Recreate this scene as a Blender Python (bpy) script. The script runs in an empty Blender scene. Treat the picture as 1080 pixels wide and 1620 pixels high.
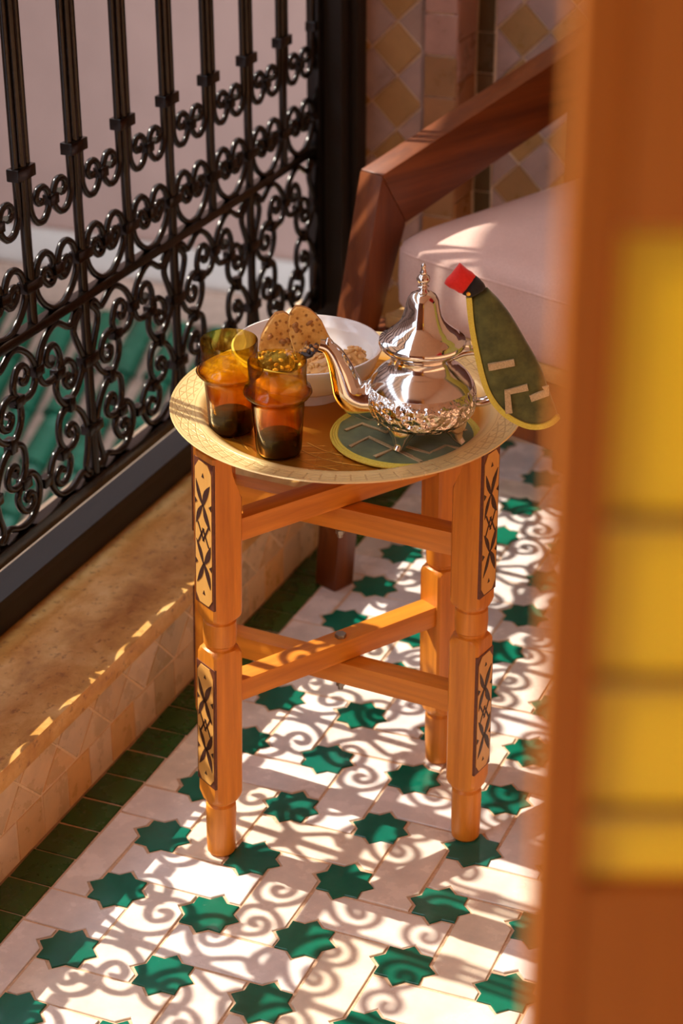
import bpy, bmesh, math, random
from mathutils import Vector, Matrix
random.seed(7)
PI = math.pi
sc = bpy.context.scene
col = sc.collection

# ---------------------------------------------------------------- camera
# floor is z = 0; +Y runs along the railing away from the viewer, +X into the room
cam_d = bpy.data.cameras.new('camera')
cam = bpy.data.objects.new('camera', cam_d)
col.objects.link(cam)
cam.matrix_world = (Matrix.Translation((0.80255810, -1.34681128, 1.16966009)) @
                    Matrix.Rotation(0.396228708, 4, 'Z') @ Matrix.Rotation(1.11597540, 4, 'X') @
                    Matrix.Rotation(-0.00356960998, 4, 'Z'))
cam_d.sensor_fit = 'VERTICAL'
cam_d.sensor_height = 36.0
cam_d.lens = 3082.91 / 1620 * 36.0
cam_d.clip_start = 0.05
cam_d.dof.use_dof = True
cam_d.dof.focus_distance = 1.80
cam_d.dof.aperture_fstop = 6.2
sc.camera = cam
CAM = Vector((0.80255810, -1.34681128, 1.16966009))

# ---------------------------------------------------------------- world, sun, exposure
w = bpy.data.worlds.new('sky'); sc.world = w; w.use_nodes = True
wn = w.node_tree.nodes; wl = w.node_tree.links
bg = wn['Background']; bg.inputs['Strength'].default_value = 3.0
bg.inputs['Color'].default_value = (0.74, 0.80, 0.92, 1)
sun_d = bpy.data.lights.new('sun', 'SUN'); sun_d.energy = 6.0; sun_d.angle = math.radians(0.55)
sun_d.color = (1.0, 0.90, 0.76)
sun = bpy.data.objects.new('sun', sun_d); col.objects.link(sun)
SUN = Vector((0.91, -0.0945, -1.0)).normalized()
sun.rotation_euler = SUN.to_track_quat('-Z', 'Y').to_euler()
sun.location = (-4, 0.5, 5)
sc.view_settings.view_transform = 'Standard'
sc.view_settings.look = 'None'
sc.view_settings.gamma = 1.0
sc.view_settings.use_curve_mapping = False
sc.view_settings.exposure = 0.28
try:
    sc.cycles.use_denoising = True
    sc.cycles.max_bounces = 10
    sc.cycles.transparent_max_bounces = 16
    sc.cycles.sample_clamp_indirect = 6.0
except Exception:
    pass

# ---------------------------------------------------------------- materials
def sock(node, *names):
    for n in names:
        if n in node.inputs:
            return node.inputs[n]

class Mat:
    def __init__(s, name, color=(.5, .5, .5), rough=.5, metal=0.0, **kw):
        s.m = bpy.data.materials.new(name); s.m.use_nodes = True
        s.t = s.m.node_tree; s.b = s.t.nodes['Principled BSDF']
        s.b.inputs['Base Color'].default_value = (*color, 1)
        s.b.inputs['Roughness'].default_value = rough
        s.b.inputs['Metallic'].default_value = metal
        for k, v in kw.items():
            s.b.inputs[k].default_value = v
        s.out = s.t.nodes['Material Output']
    def n(s, typ, **kw):
        nd = s.t.nodes.new(typ)
        for k, v in kw.items():
            setattr(nd, k, v)
        return nd
    def l(s, a, b): s.t.links.new(a, b)
    def coord(s, scale=(1, 1, 1), out='Object'):
        tc = s.n('ShaderNodeTexCoord'); mp = s.n('ShaderNodeMapping')
        mp.inputs['Scale'].default_value = scale
        s.l(tc.outputs[out], mp.inputs['Vector']); return mp.outputs['Vector']
    def noise(s, vec, scale=5, detail=4, rough=.55, dist=0):
        nd = s.n('ShaderNodeTexNoise'); nd.inputs['Scale'].default_value = scale
        nd.inputs['Detail'].default_value = detail; nd.inputs['Roughness'].default_value = rough
        nd.inputs['Distortion'].default_value = dist
        s.l(vec, nd.inputs['Vector']); return nd.outputs['Fac']
    def ramp(s, fac, stops, interp='LINEAR'):
        nd = s.n('ShaderNodeValToRGB'); cr = nd.color_ramp; cr.interpolation = interp
        while len(cr.elements) < len(stops): cr.elements.new(.5)
        for e, (p, c) in zip(cr.elements, stops):
            e.position = p; e.color = (*c, 1) if len(c) == 3 else c
        s.l(fac, nd.inputs['Fac']); return nd.outputs['Color']
    def mix(s, fac, a, b, typ='MIX'):
        nd = s.n('ShaderNodeMix', data_type='RGBA', blend_type=typ)
        for i, v in ((0, fac), (6, a), (7, b)):
            if hasattr(v, 'is_linked') or hasattr(v, 'links'):
                s.l(v, nd.inputs[i])
            else:
                nd.inputs[i].default_value = v if i == 0 else (*v, 1)
        return nd.outputs[2]
    def math(s, op, a, b=None):
        nd = s.n('ShaderNodeMath', operation=op)
        for i, v in enumerate((a, b)):
            if v is None: continue
            if hasattr(v, 'links'): s.l(v, nd.inputs[i])
            else: nd.inputs[i].default_value = v
        return nd.outputs[0]
    def bump(s, h, strength=.3, dist=.002, normal=None):
        nd = s.n('ShaderNodeBump'); nd.inputs['Strength'].default_value = strength
        nd.inputs['Distance'].default_value = dist; s.l(h, nd.inputs['Height'])
        if normal is not None: s.l(normal, nd.inputs['Normal'])
        s.l(nd.outputs['Normal'], s.b.inputs['Normal']); return nd.outputs['Normal']
    def color(s, c): s.l(c, s.b.inputs['Base Color'])
    def rnd(s): return s.n('ShaderNodeObjectInfo').outputs['Random']

def M_tile(name, stops, rough=.18, wear=(.75, .62, .5), amt=.35, hue_noise=9):
    m = Mat(name, rough=rough)
    c = m.ramp(m.rnd(), stops)
    v = m.coord(out='Object')
    info = m.n('ShaderNodeObjectInfo')
    add = m.n('ShaderNodeVectorMath', operation='ADD'); m.l(v, add.inputs[0]); m.l(info.outputs['Location'], add.inputs[1])
    v = add.outputs[0]
    n1 = m.noise(v, 22, 5, .6)
    dark = m.ramp(n1, [(.3, (.78, .78, .78)), (.7, (1.08, 1.06, 1.04))])
    c = m.mix(1.0, c, dark, 'MULTIPLY')
    n2 = m.noise(v, 140, 3, .6)
    chips = m.ramp(n2, [(.70, (0, 0, 0)), (.76, (1, 1, 1))])
    c = m.mix(m.math('MULTIPLY', chips, amt), c, wear)
    m.color(c)
    n3 = m.noise(v, 30, 3, .5)
    m.bump(n3, .35, .0025)
    r = m.ramp(n1, [(.3, (rough * .7,) * 3), (.8, (rough * 2.0,) * 3)])
    m.l(r, m.b.inputs['Roughness'])
    return m.m

def M_wood(name, light, dark, scale=(1, 1, 1), rough=.35, coat=.3, big=3.0, fine=90):
    """grain runs along the local Z axis unless scale says otherwise"""
    m = Mat(name, rough=rough)
    m.b.inputs['Coat Weight'].default_value = coat
    m.b.inputs['Coat Roughness'].default_value = .25
    v = m.coord(scale)
    g = m.noise(v, fine, 6, .62, .4)
    b = m.noise(v, big * 8, 3, .5, 1.2)
    mixf = m.math('ADD', m.math('MULTIPLY', g, .6), m.math('MULTIPLY', b, .4))
    c = m.ramp(mixf, [(.32, dark), (.5, tuple((a + q) / 2 for a, q in zip(light, dark))), (.68, light)])
    m.color(c)
    m.bump(g, .25, .0012)
    return m.m

def M_fabric(name, a, b, scale=500, sheen=.3, rough=.9, bump=.35):
    m = Mat(name, rough=rough)
    m.b.inputs['Sheen Weight'].default_value = sheen
    m.b.inputs['Sheen Roughness'].default_value = .4
    v = m.coord()
    n = m.noise(v, scale, 3, .7); n2 = m.noise(v, 14, 3, .5)
    f = m.math('ADD', m.math('MULTIPLY', n, .65), m.math('MULTIPLY', n2, .35))
    m.color(m.ramp(f, [(.3, a), (.7, b)]))
    m.bump(n, bump, .0012)
    return m.m

MT = {}
MT['white_tile'] = M_tile('white_glazed_tile', [(0, (.88, .76, .60)), (.3, (.88, .80, .73)), (.55, (.87, .82, .80)), (.8, (.84, .78, .76)), (1, (.82, .70, .58))], .20, (.62, .40, .26), .35)
MT['star'] = M_tile('green_star_tile', [(0, (.001, .125, .075)), (.5, (.001, .16, .095)), (1, (.004, .135, .095))], .16, (.35, .40, .33), .22)
MT['border'] = M_tile('dark_green_tile', [(0, (.008, .065, .006)), (.5, (.010, .085, .010)), (1, (.020, .075, .008))], .22, (.25, .22, .12), .25)
MT['riser'] = M_tile('beige_zellige', [(0, (.76, .52, .30)), (.22, (.74, .57, .39)), (.42, (.80, .47, .19)), (.60, (.64, .48, .32)), (.8, (.80, .61, .45)), (1, (.50, .37, .20))], .25, (.8, .6, .4), .25)
MT['ochre_tile'] = M_tile('ochre_zellige', [(0, (.42, .23, .07)), (.5, (.48, .27, .10)), (1, (.37, .19, .07))], .3, (.7, .5, .38), .25)
MT['pink_tile'] = M_tile('pinkish_zellige', [(0, (.46, .31, .26)), (.5, (.50, .34, .30)), (1, (.42, .28, .22))], .3, (.7, .5, .38), .25)
MT['dark_strip'] = M_tile('dark_strip_tile', [(0, (.10, .062, .018)), (1, (.14, .08, .03))], .3, (.3, .2, .1), .2)
MT['wall_tile'] = M_tile('wall_zellige', [(0, (0.500, 0.254, 0.180)), (.24, (0.475, 0.205, 0.070)), (.25, (0.450, 0.194, 0.060)), (.49, (0.500, 0.248, 0.090)), (.5, (0.475, 0.270, 0.220)), (.74, (0.525, 0.292, 0.220)), (.75, (0.375, 0.205, 0.080)), (1, (0.438, 0.184, 0.080))], .3, (.7, .5, .38), .25)
def plain(name, c, rough=.8, ns=60, var=.15, bump=.3, bd=.002):
    m = Mat(name, c, rough); v = m.coord()
    n = m.noise(v, ns, 5, .6)
    m.color(m.ramp(n, [(.3, tuple(x * (1 - var) for x in c)), (.7, tuple(min(1, x * (1 + var)) for x in c))]))
    m.bump(n, bump, bd); return m.m
MT['grout'] = plain('sandy_grout', (.70, .47, .30), .9, 260, .18)
MT['grout_dark'] = plain('warm_grout', (.82, .62, .42), .9, 260, .12)
MT['plaster_pink'] = plain('pink_plaster', (.30, .195, .160), .9, 6, .06, .2)
MT['plaster_white'] = plain('white_plaster', (.44, .40, .36), .9, 8, .05, .2)
MT['plaster_warm'] = plain('warm_plaster', (.80, .50, .30), .9, 6, .06, .2)
MT['limestone'] = plain('pale_limestone', (.78, .60, .40), .7, 50, .08)
MT['mortar'] = plain('pinkish_mortar', (.36, .255, .195), .9, 40, .2)
MT['roof_tile'] = M_tile('green_roof_tile', [(0, (.010, .080, .040)), (.5, (.012, .105, .060)), (1, (.016, .080, .045))], .18, (.3, .25, .15), .1)
# travertine
m = Mat('travertine', rough=.38); v = m.coord((1, .75, 1))
n1 = m.noise(v, 24, 8, .68, .35); n2 = m.noise(m.coord((1, .8, 1)), 110, 5, .7); n4 = m.noise(m.coord((1, .8, 1)), 14, 3, .5, .6)
c = m.ramp(m.math('ADD', m.math('MULTIPLY', n1, .7), m.math('MULTIPLY', n4, .3)), [(.36, (.50, .235, .045)), (.48, (.68, .37, .10)), (.58, (.80, .51, .19)), (.72, (.86, .62, .32))])
c = m.mix(m.ramp(n2, [(.56, (0, 0, 0)), (.66, (.8, .8, .8))]), c, (.32, .13, .03))
m.color(c); m.bump(n2, .3, -.0015); MT['travertine'] = m.m
# black metals
m = Mat('black_iron', (.006, .004, .003), .17, 0.0); m.b.inputs['Specular IOR Level'].default_value = .38
v = m.coord(); m.bump(m.noise(v, 120, 3), .25, .001); MT['iron'] = m.m
MT['frame_black'] = plain('black_painted_frame', (.010, .008, .007), .6, 200, .2, .05)
# woods
MT['table_z'] = M_wood('varnished_pine_upright', (.88, .325, .026), (.46, .130, .006), (1, 1, .07), .42, .08)
MT['table_x'] = M_wood('varnished_pine_rail', (.90, .335, .028), (.49, .142, .007), (.07, 1, 1), .42, .08)
MT['chair_wood'] = M_wood('reddish_brown_hardwood', (.22, .056, .008), (.075, .014, .002), (1, 1, .05), .45, .0)
MT['chair_wood_y'] = M_wood('reddish_brown_arm_wood', (.23, .060, .009), (.080, .015, .002), (1, .05, 1), .45, .0)
MT['door_wood'] = M_wood('orange_door_wood', (.47, .145, .001), (.41, .120, .001), (1, 1, .08), .75, .0)
MT['pale_inlay'] = M_wood('pale_inlay_wood', (.80, .45, .12), (.68, .33, .07), (1, 1, .1), .4, .1)
MT['dark_carve'] = plain('burnt_dark_carving', (.045, .014, .008), .5, 200, .2)
MT['carve_border'] = plain('reddish_brown_border', (.13, .035, .014), .5, 200, .25)
MT['plywood'] = plain('raw_plywood', (.55, .33, .12), .7, 90, .15)
# metals
m = Mat('engraved_brass', (.86, .55, .16), .36, .72)
tc = m.n('ShaderNodeTexCoord'); sep = m.n('ShaderNodeSeparateXYZ'); m.l(tc.outputs['Object'], sep.inputs[0])
rad = m.math('SQRT', m.math('ADD', m.math('POWER', sep.outputs[0], 2.0), m.math('POWER', sep.outputs[1], 2.0)))
ang = m.math('ARCTAN2', sep.outputs[1], sep.outputs[0])
def lines(k_ang, k_rad, lo, hi):
    return m.ramp(m.math('SINE', m.math('ADD', m.math('MULTIPLY', ang, k_ang), m.math('MULTIPLY', rad, k_rad))), [(lo, (0, 0, 0)), (hi, (1, 1, 1))])
def band_mask(r0, r1):
    return m.ramp(m.math('MULTIPLY', rad, 5.0), [(r0 * 5 - .002, (0, 0, 0)), (r0 * 5, (1, 1, 1)), (r1 * 5, (1, 1, 1)), (r1 * 5 + .002, (0, 0, 0))])
g1 = lines(36.0, 900.0, .80, .97); g2 = lines(-36.0, 900.0, .80, .97); g3 = lines(72.0, 0.0, .86, .98); g4 = lines(0.0, 1500.0, .88, .98); g5 = lines(16.0, 420.0, .86, .97); g6 = lines(-16.0, 420.0, .86, .97)
flm = band_mask(.146, .162)
rim = m.math('MULTIPLY', m.math('MAXIMUM', m.math('MAXIMUM', g1, g2), g3), flm)
well = m.math('MULTIPLY', m.math('MAXIMUM', m.math('MULTIPLY', g5, m.noise(m.coord(), 30, 2)), g6), band_mask(.075, .120))
cir = m.math('MULTIPLY', g4, m.math('MAXIMUM', band_mask(.142, .146), band_mask(.162, .167)))
eng = m.math('MAXIMUM', m.math('MAXIMUM', rim, well), cir)
hgt = m.math('ADD', m.math('MULTIPLY', eng, -1.0), m.math('MULTIPLY', m.noise(m.coord(), 9, 3), 2.2))
m.bump(hgt, .5, .0009)
flange = m.ramp(m.math('MULTIPLY', rad, 5.0), [(.640, (0, 0, 0)), (.70, (1, 1, 1))])
basec = m.mix(flange, (.66, .27, .025), (.97, .74, .34))
m.color(m.mix(m.math('MULTIPLY', eng, .45), basec, (.50, .26, .05)))
m.l(m.ramp(flange, [(0, (.80,) * 3), (1, (.40,) * 3)]), m.b.inputs['Metallic'])
m.l(m.ramp(m.noise(m.coord(), 12, 3), [(.3, (.24,) * 3), (.8, (.42,) * 3)]), m.b.inputs['Roughness'])
MT['brass'] = m.m
MT['silver'] = Mat('polished_silver', (.72, .69, .66), .07, 1.0).m
m = Mat('embossed_silver', (.72, .68, .64), .13, 1.0)
v = m.coord(); vo = m.n('ShaderNodeTexVoronoi', feature='SMOOTH_F1'); vo.inputs['Scale'].default_value = 150; m.l(v, vo.inputs['Vector'])
sep = m.n('ShaderNodeSeparateXYZ'); m.l(v, sep.inputs[0])
msk = m.ramp(sep.outputs[2], [(.018, (0, 0, 0)), (.0195, (1, 1, 1)), (.050, (1, 1, 1)), (.0515, (0, 0, 0))])
hh = m.math('MULTIPLY', m.math('ADD', vo.outputs['Distance'], m.noise(v, 120, 2)), msk)
m.bump(hh, 1.0, .0065); MT['silver_embossed'] = m.m
MT['steel'] = Mat('dull_steel', (.33, .31, .28), .4, 1.0).m
# amber glass: tinted see-through wall, darker where the wall is seen edge-on and towards the thick base
def M_glass(name, top, low, z0, z1):
    m = Mat(name); t = m.t
    t.nodes.remove(m.b)
    tr = m.n('ShaderNodeBsdfTransparent'); gl = m.n('ShaderNodeBsdfGlossy'); gl.inputs['Roughness'].default_value = .02
    lw = m.n('ShaderNodeLayerWeight'); lw.inputs['Blend'].default_value = .5
    tc = m.n('ShaderNodeTexCoord'); sp = m.n('ShaderNodeSeparateXYZ'); m.l(tc.outputs['Object'], sp.inputs[0])
    mr = m.n('ShaderNodeMapRange'); mr.inputs['From Min'].default_value = z0; mr.inputs['From Max'].default_value = z1
    m.l(sp.outputs[2], mr.inputs['Value'])
    base = m.ramp(mr.outputs['Result'], [(0, low), (.55, tuple(.45 * a + .55 * b for a, b in zip(low, top))), (1, top)])
    edge = m.ramp(lw.outputs['Facing'], [(.40, (1, 1, 1)), (.64, (.72, .56, .28)), (.86, (.13, .06, .012))])
    c = m.mix(1.0, base, edge, 'MULTIPLY'); m.l(c, tr.inputs['Color'])
    rf = m.n('ShaderNodeBsdfRefraction'); rf.inputs['IOR'].default_value = 1.45; rf.inputs['Roughness'].default_value = 0.0; m.l(c, rf.inputs['Color'])
    m0 = m.n('ShaderNodeMixShader'); m0.inputs[0].default_value = .15; m.l(tr.outputs[0], m0.inputs[1]); m.l(rf.outputs[0], m0.inputs[2])
    fr = m.ramp(lw.outputs['Facing'], [(0, (.03,) * 3), (.5, (.05,) * 3), (.8, (.18,) * 3), (1, (.55,) * 3)])
    mx = m.n('ShaderNodeMixShader'); m.l(fr, mx.inputs[0]); m.l(m0.outputs[0], mx.inputs[1]); m.l(gl.outputs[0], mx.inputs[2])
    m.l(mx.outputs[0], m.out.inputs['Surface']); return m.m
MT['amber'] = M_glass('amber_glass', (1.0, .88, .36), (.82, .52, .15), 0.0, .070)
MT['amber_base'] = M_glass('thick_amber_base', (.20, .06, .01), (.12, .035, .006), 0.0, .02)
MT['bar_yellow'] = plain('ochre_bar', (.40, .24, .02), .5, 60, .1)
# yellow translucent panes
m = Mat('yellow_pane', (.90, .72, .05), .45); t = m.t
trl = m.n('ShaderNodeBsdfTranslucent'); trl.inputs['Color'].default_value = (.90, .72, .05, 1)
mx = m.n('ShaderNodeMixShader'); mx.inputs[0].default_value = .5
m.l(m.b.outputs[0], mx.inputs[1]); m.l(trl.outputs[0], mx.inputs[2]); m.l(mx.outputs[0], m.out.inputs['Surface']); MT['yellow_pane'] = m.m
# fabrics
MT['cushion'] = M_fabric('pinkish_linen', (.62, .41, .35), (.76, .54, .47), 420, .25)
MT['velvet'] = M_fabric('green_velvet', (.030, .036, .004), (.145, .145, .030), 60, .5, .8, .2)
MT['velvet_mat'] = M_fabric('sage_velvet', (.055, .080, .030), (.19, .25, .12), 40, .6, .8, .2)
MT['braid'] = M_fabric('yellow_braid', (.62, .48, .03), (.85, .74, .12), 700, .1, .6, .7)
MT['gold_braid'] = M_fabric('gold_thread_braid', (.36, .24, .09), (.78, .60, .34), 900, .1, .5, .8)
MT['red_felt'] = M_fabric('red_felt', (.60, .008, .004), (.75, .02, .01), 400, .3, .85, .3)
MT['black_cloth'] = M_fabric('black_cloth', (.008, .006, .006), (.02, .016, .014), 500, .2)
MT['button'] = Mat('gold_button', (.85, .6, .1), .3, 1.0).m
m = Mat('white_glazed_ceramic', (.86, .84, .84), .12); m.b.inputs['Coat Weight'].default_value = .4
v = m.coord(); m.bump(m.noise(v, 25, 2), .08, .002); MT['ceramic'] = m.m
# food
m = Mat('toasted_crumb', rough=.85); v = m.coord(); a = m.noise(v, 70, 5, .65)
vo = m.n('ShaderNodeTexVoronoi'); vo.inputs['Scale'].default_value = 210; m.l(v, vo.inputs['Vector'])
pits = m.ramp(vo.outputs['Distance'], [(.16, (0, 0, 0)), (.36, (1, 1, 1))])
c = m.ramp(a, [(.3, (.66, .26, .035)), (.52, (.90, .48, .11)), (.75, (.95, .66, .26))])
m.color(m.mix(pits, (.50, .18, .03), c)); m.bump(m.math('ADD', pits, a), .8, .0015); MT['crumb'] = m.m
MT['crust'] = plain('baked_crust', (.42, .17, .035), .8, 120, .25, .5)
MT['peanut'] = plain('glazed_peanut', (.82, .46, .16), .3, 80, .25, .2)
MT['choco'] = plain('dark_chocolate', (.035, .018, .018), .4, 120, .3, .4)
MT['almond'] = plain('toasted_almond', (.48, .20, .05), .5, 100, .3, .3)

# ---------------------------------------------------------------- mesh helpers
def obj(name, me, mat=None, parent=None, loc=None, rot=None, kind=None):
    if isinstance(me, bmesh.types.BMesh):
        bm = me; me = bpy.data.meshes.new(name); bm.normal_update(); bm.to_mesh(me); bm.free()
    o = bpy.data.objects.new(name, me); col.objects.link(o)
    if mat is not None and not me.materials: me.materials.append(mat)
    if parent: o.parent = parent
    if loc is not None: o.location = loc
    if rot is not None: o.rotation_euler = rot
    if kind: o['kind'] = kind
    return o
def empty(name, loc=(0, 0, 0), rot=(0, 0, 0), label=None, cat=None, group=None, kind=None, parent=None):
    o = bpy.data.objects.new(name, None); col.objects.link(o); o.empty_display_size = .02
    o.location = loc; o.rotation_euler = rot
    if parent: o.parent = parent
    tag(o, label, cat, group, kind); return o
def tag(o, label=None, cat=None, group=None, kind=None):
    if label: o['label'] = label
    if cat: o['category'] = cat
    if group: o['group'] = group
    if kind: o['kind'] = kind
    return o
def smooth(me, ang=40):
    for p in me.polygons: p.use_smooth = True
    try: me.set_sharp_from_angle(angle=math.radians(ang))
    except Exception: pass
def mesh(name, verts, faces, mat=None, sm=False, ang=40):
    me = bpy.data.meshes.new(name); me.from_pydata([tuple(v) for v in verts], [], faces); me.update()
    if mat: me.materials.append(mat)
    if sm: smooth(me, ang)
    return me
def box(x0, x1, y0, y1, z0, z1, bev=0.0, name='box', mat=None):
    bm = bmesh.new(); bmesh.ops.create_cube(bm, size=1)
    for v in bm.verts:
        v.co = Vector(((x0 + x1) / 2 + v.co.x * (x1 - x0), (y0 + y1) / 2 + v.co.y * (y1 - y0), (z0 + z1) / 2 + v.co.z * (z1 - z0)))
    if bev: bmesh.ops.bevel(bm, geom=list(bm.edges), offset=bev, segments=2, affect='EDGES', profile=.6)
    bm.normal_update(); me = bpy.data.meshes.new(name); bm.to_mesh(me); bm.free()
    if mat: me.materials.append(mat)
    if bev: smooth(me, 35)
    return me
def prism(pts, z0, z1, mat=None, name='prism', bevel=0.0):
    """flat polygon (x,y) with thickness along z; optional chamfer on the top edge"""
    n = len(pts); V = [(x, y, z0) for x, y in pts]
    if bevel:
        cx = sum(p[0] for p in pts) / n; cy = sum(p[1] for p in pts) / n
        ins = inset(pts, bevel)
        V += [(x, y, z1 - bevel) for x, y in pts] + [(x, y, z1) for x, y in ins]
        F = [tuple(range(2 * n, 3 * n))]
        for k in range(2):
            for i in range(n):
                j = (i + 1) % n; F.append((k * n + i, k * n + j, (k + 1) * n + j, (k + 1) * n + i))
    else:
        V += [(x, y, z1) for x, y in pts]
        F = [tuple(range(n, 2 * n))]
        for i in range(n):
            j = (i + 1) % n; F.append((i, j, n + j, n + i))
    return mesh(name, V, F, mat)
def inset(pts, d):
    n = len(pts); out = []
    area = sum(pts[i][0] * pts[(i + 1) % n][1] - pts[(i + 1) % n][0] * pts[i][1] for i in range(n))
    s = 1 if area > 0 else -1
    for i in range(n):
        p0, p1, p2 = Vector(pts[i - 1]), Vector(pts[i]), Vector(pts[(i + 1) % n])
        e1 = (p1 - p0).normalized(); e2 = (p2 - p1).normalized()
        n1 = Vector((-e1.y, e1.x)) * s; n2 = Vector((-e2.y, e2.x)) * s
        b = n1 + n2
        if b.length < 1e-6: b = n1
        b.normalize(); k = max(.45, b.dot(n1))
        q = p1 + b * (d / k); out.append((q.x, q.y))
    return out
def lathe(prof, seg=48, mat=None, name='lathe', ang=45):
    V = []; F = []; rings = []
    for r, z in prof:
        if r < 1e-6:
            rings.append([len(V)]); V.append((0, 0, z))
        else:
            rings.append(list(range(len(V), len(V) + seg)))
            V += [(r * math.cos(2 * PI * i / seg), r * math.sin(2 * PI * i / seg), z) for i in range(seg)]
    for a, b in zip(rings, rings[1:]):
        for i in range(seg):
            j = (i + 1) % seg
            if len(a) == 1 and len(b) == 1: continue
            if len(a) == 1: F.append((a[0], b[j], b[i]))
            elif len(b) == 1: F.append((a[i], a[j], b[0]))
            else: F.append((a[i], a[j], b[j], b[i]))
    return mesh(name, V, F, mat, True, ang)
def catmull(pts, sub=4):
    P = [Vector(p) for p in pts]; out = []
    for i in range(len(P) - 1):
        p0 = P[i - 1] if i else P[0] * 2 - P[1]; p1 = P[i]; p2 = P[i + 1]; p3 = P[i + 2] if i + 2 < len(P) else P[-1] * 2 - P[-2]
        for k in range(sub):
            t = k / sub
            out.append(.5 * ((2 * p1) + (-p0 + p2) * t + (2 * p0 - 5 * p1 + 4 * p2 - p3) * t * t + (-p0 + 3 * p1 - 3 * p2 + p3) * t ** 3))
    out.append(P[-1]); return out
def tube(path, rad, seg=8, mat=None, name='tube', cap=True, flat=None):
    """sweep a round section; rad is a number or one per point"""
    P = [Vector(p) for p in path]; n = len(P)
    R = rad if isinstance(rad, (list, tuple)) else [rad] * n
    V = []; F = []; up = None
    for i in range(n):
        t = (P[min(i + 1, n - 1)] - P[max(i - 1, 0)]).normalized()
        if up is None:
            up = Vector((1, 0, 0)) if abs(t.x) < .8 else Vector((0, 0, 1))
        up = (up - t * up.dot(t)).normalized(); b = t.cross(up)
        fa = flat[i] if flat else 1.0
        for k in range(seg):
            a = 2 * PI * k / seg
            V.append(P[i] + (up * math.cos(a) + b * math.sin(a) * fa) * R[i])
    for i in range(n - 1):
        for k in range(seg):
            k2 = (k + 1) % seg; F.append((i * seg + k, i * seg + k2, (i + 1) * seg + k2, (i + 1) * seg + k))
    if cap:
        F.append(tuple(reversed(range(seg)))); F.append(tuple(range((n - 1) * seg, n * seg)))
    return mesh(name, V, F, mat, True, 50)

# ================================================================ SETTING
# ---------------------------------------------------------------- floor with star tiles
S = 0.1; KY = 0.97
floor = obj('floor', box(-.30, 1.6, -1.9, 2.1, -.16, -.0014), MT['grout'], kind='structure')
floor['label'] = 'sandy grout bed of the tiled floor'
def star_poly(R, r, ph=0.0):
    return [((R if k % 2 == 0 else r) * math.cos(ph + PI * k / 8), (R if k % 2 == 0 else r) * math.sin(ph + PI * k / 8) * KY) for k in range(16)]
g = .0017                                                           # half a joint
RO = .0318
star_me = []
for q in range(4):
    rr = random.Random(q)
    pts = [(x + rr.uniform(-.0005, .0005), y + rr.uniform(-.0005, .0005)) for x, y in star_poly(RO - .0014, RO * .762 - .0010)]
    star_me.append(prism(pts, -.006, .0004, MT['star'], 'star_tile', .0005))
LW, LL, NT = .0275, .0725, .0093
def notch_rect(vertical, seed):
    rr = random.Random(seed); j = lambda: rr.uniform(-.0006, .0006)
    right = [(LW, -LL), (LW, -.05 - NT), (LW - NT, -.05), (LW, -.05 + NT), (LW, .05 - NT), (LW - NT, .05), (LW, .05 + NT), (LW, LL)]
    pts = right + [(-x, -y) for x, y in right]
    pts = inset(pts, g)
    pts = [(x + j(), y + j()) for x, y in pts]
    if not vertical: pts = [(y, -x) for x, y in pts][::1]
    pts = [(x, y * KY) for x, y in pts]
    return pts
white_me = {}
for vert in (True, False):
    white_me[vert] = [prism(notch_rect(vert, 10 + s), -.006, 0.0, MT['white_tile'], 'floor_tile', .0006) for s in range(5)]
def in_view(x, y, z=0.0, pad=90):
    d = cam.matrix_world.inverted() @ Vector((x, y, z))
    if d.z > -.1: return False
    px = 540 + 3082.9 * d.x / -d.z; py = 810 - 3082.9 * d.y / -d.z
    return -pad < px < 1080 + pad and -pad < py < 1620 + pad
cells = []
for j in range(-1, 14):
    for i in range(-6, 18):
        x, y = j * S, i * S * KY
        if j >= 0 and in_view(x, y, 0, 260):
            cells.append(('s', x, y, i, j))
        x2, y2 = (j + .5) * S, (i + .5) * S * KY
        if x2 > -.06 and in_view(x2, y2, 0, 260):
            cells.append(('w', x2, y2, i, j))
rr = random.Random(3)
def clip_x(pts, xmin):
    out = []
    n = len(pts)
    for i in range(n):
        a, b = pts[i], pts[(i + 1) % n]
        if a[0] >= xmin: out.append(a)
        if (a[0] >= xmin) != (b[0] >= xmin):
            t = (xmin - a[0]) / (b[0] - a[0]); out.append((xmin, a[1] + t * (b[1] - a[1])))
    return out
for typ, x, y, i, j in cells:
    tilt = (rr.gauss(0, .006), rr.gauss(0, .006), rr.gauss(0, .010))
    if typ == 's':
        obj('star_tile', rr.choice(star_me), None, floor, (x, y, rr.uniform(-.0003, .0003)), tilt)
    else:
        vert = (i + j) % 2 != 0                                     # C = (0,0): cell above-right of it alternates
        if j >= 0:
            obj('floor_tile', rr.choice(white_me[vert]), None, floor, (x, y, rr.uniform(-.0002, .0004)), tilt)
        else:                                                       # row cut by the green border
            pts = clip_x(notch_rect(vert, 40 + i), -.0605 - x)
            if len(pts) > 2:
                obj('floor_tile', prism(pts, -.006, 0.0, MT['white_tile'], 'floor_tile', .0006), None, floor, (x, y, 0), tilt)
# green border strip beside the curb
border_me = []
for s in range(4):
    r2 = random.Random(60 + s); j = lambda: r2.uniform(-.0008, .0008)
    border_me.append(prism([(-.0234 + j(), -.0231 + j()), (.0228 + j(), -.0231 + j()), (.0228 + j(), .0231 + j()), (-.0234 + j(), .0231 + j())], -.006, .0004, MT['border'], 'border_tile', .0006))
k = 0; y = -.90
while y < 1.08:
    if in_view(-.087, y, 0, 300):
        obj('border_tile', rr.choice(border_me), None, floor, (-.0865, y + .0126, rr.uniform(-.0003, .0004)), (rr.gauss(0, .008), rr.gauss(0, .008), rr.gauss(0, .012)))
    y += .0495

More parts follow.
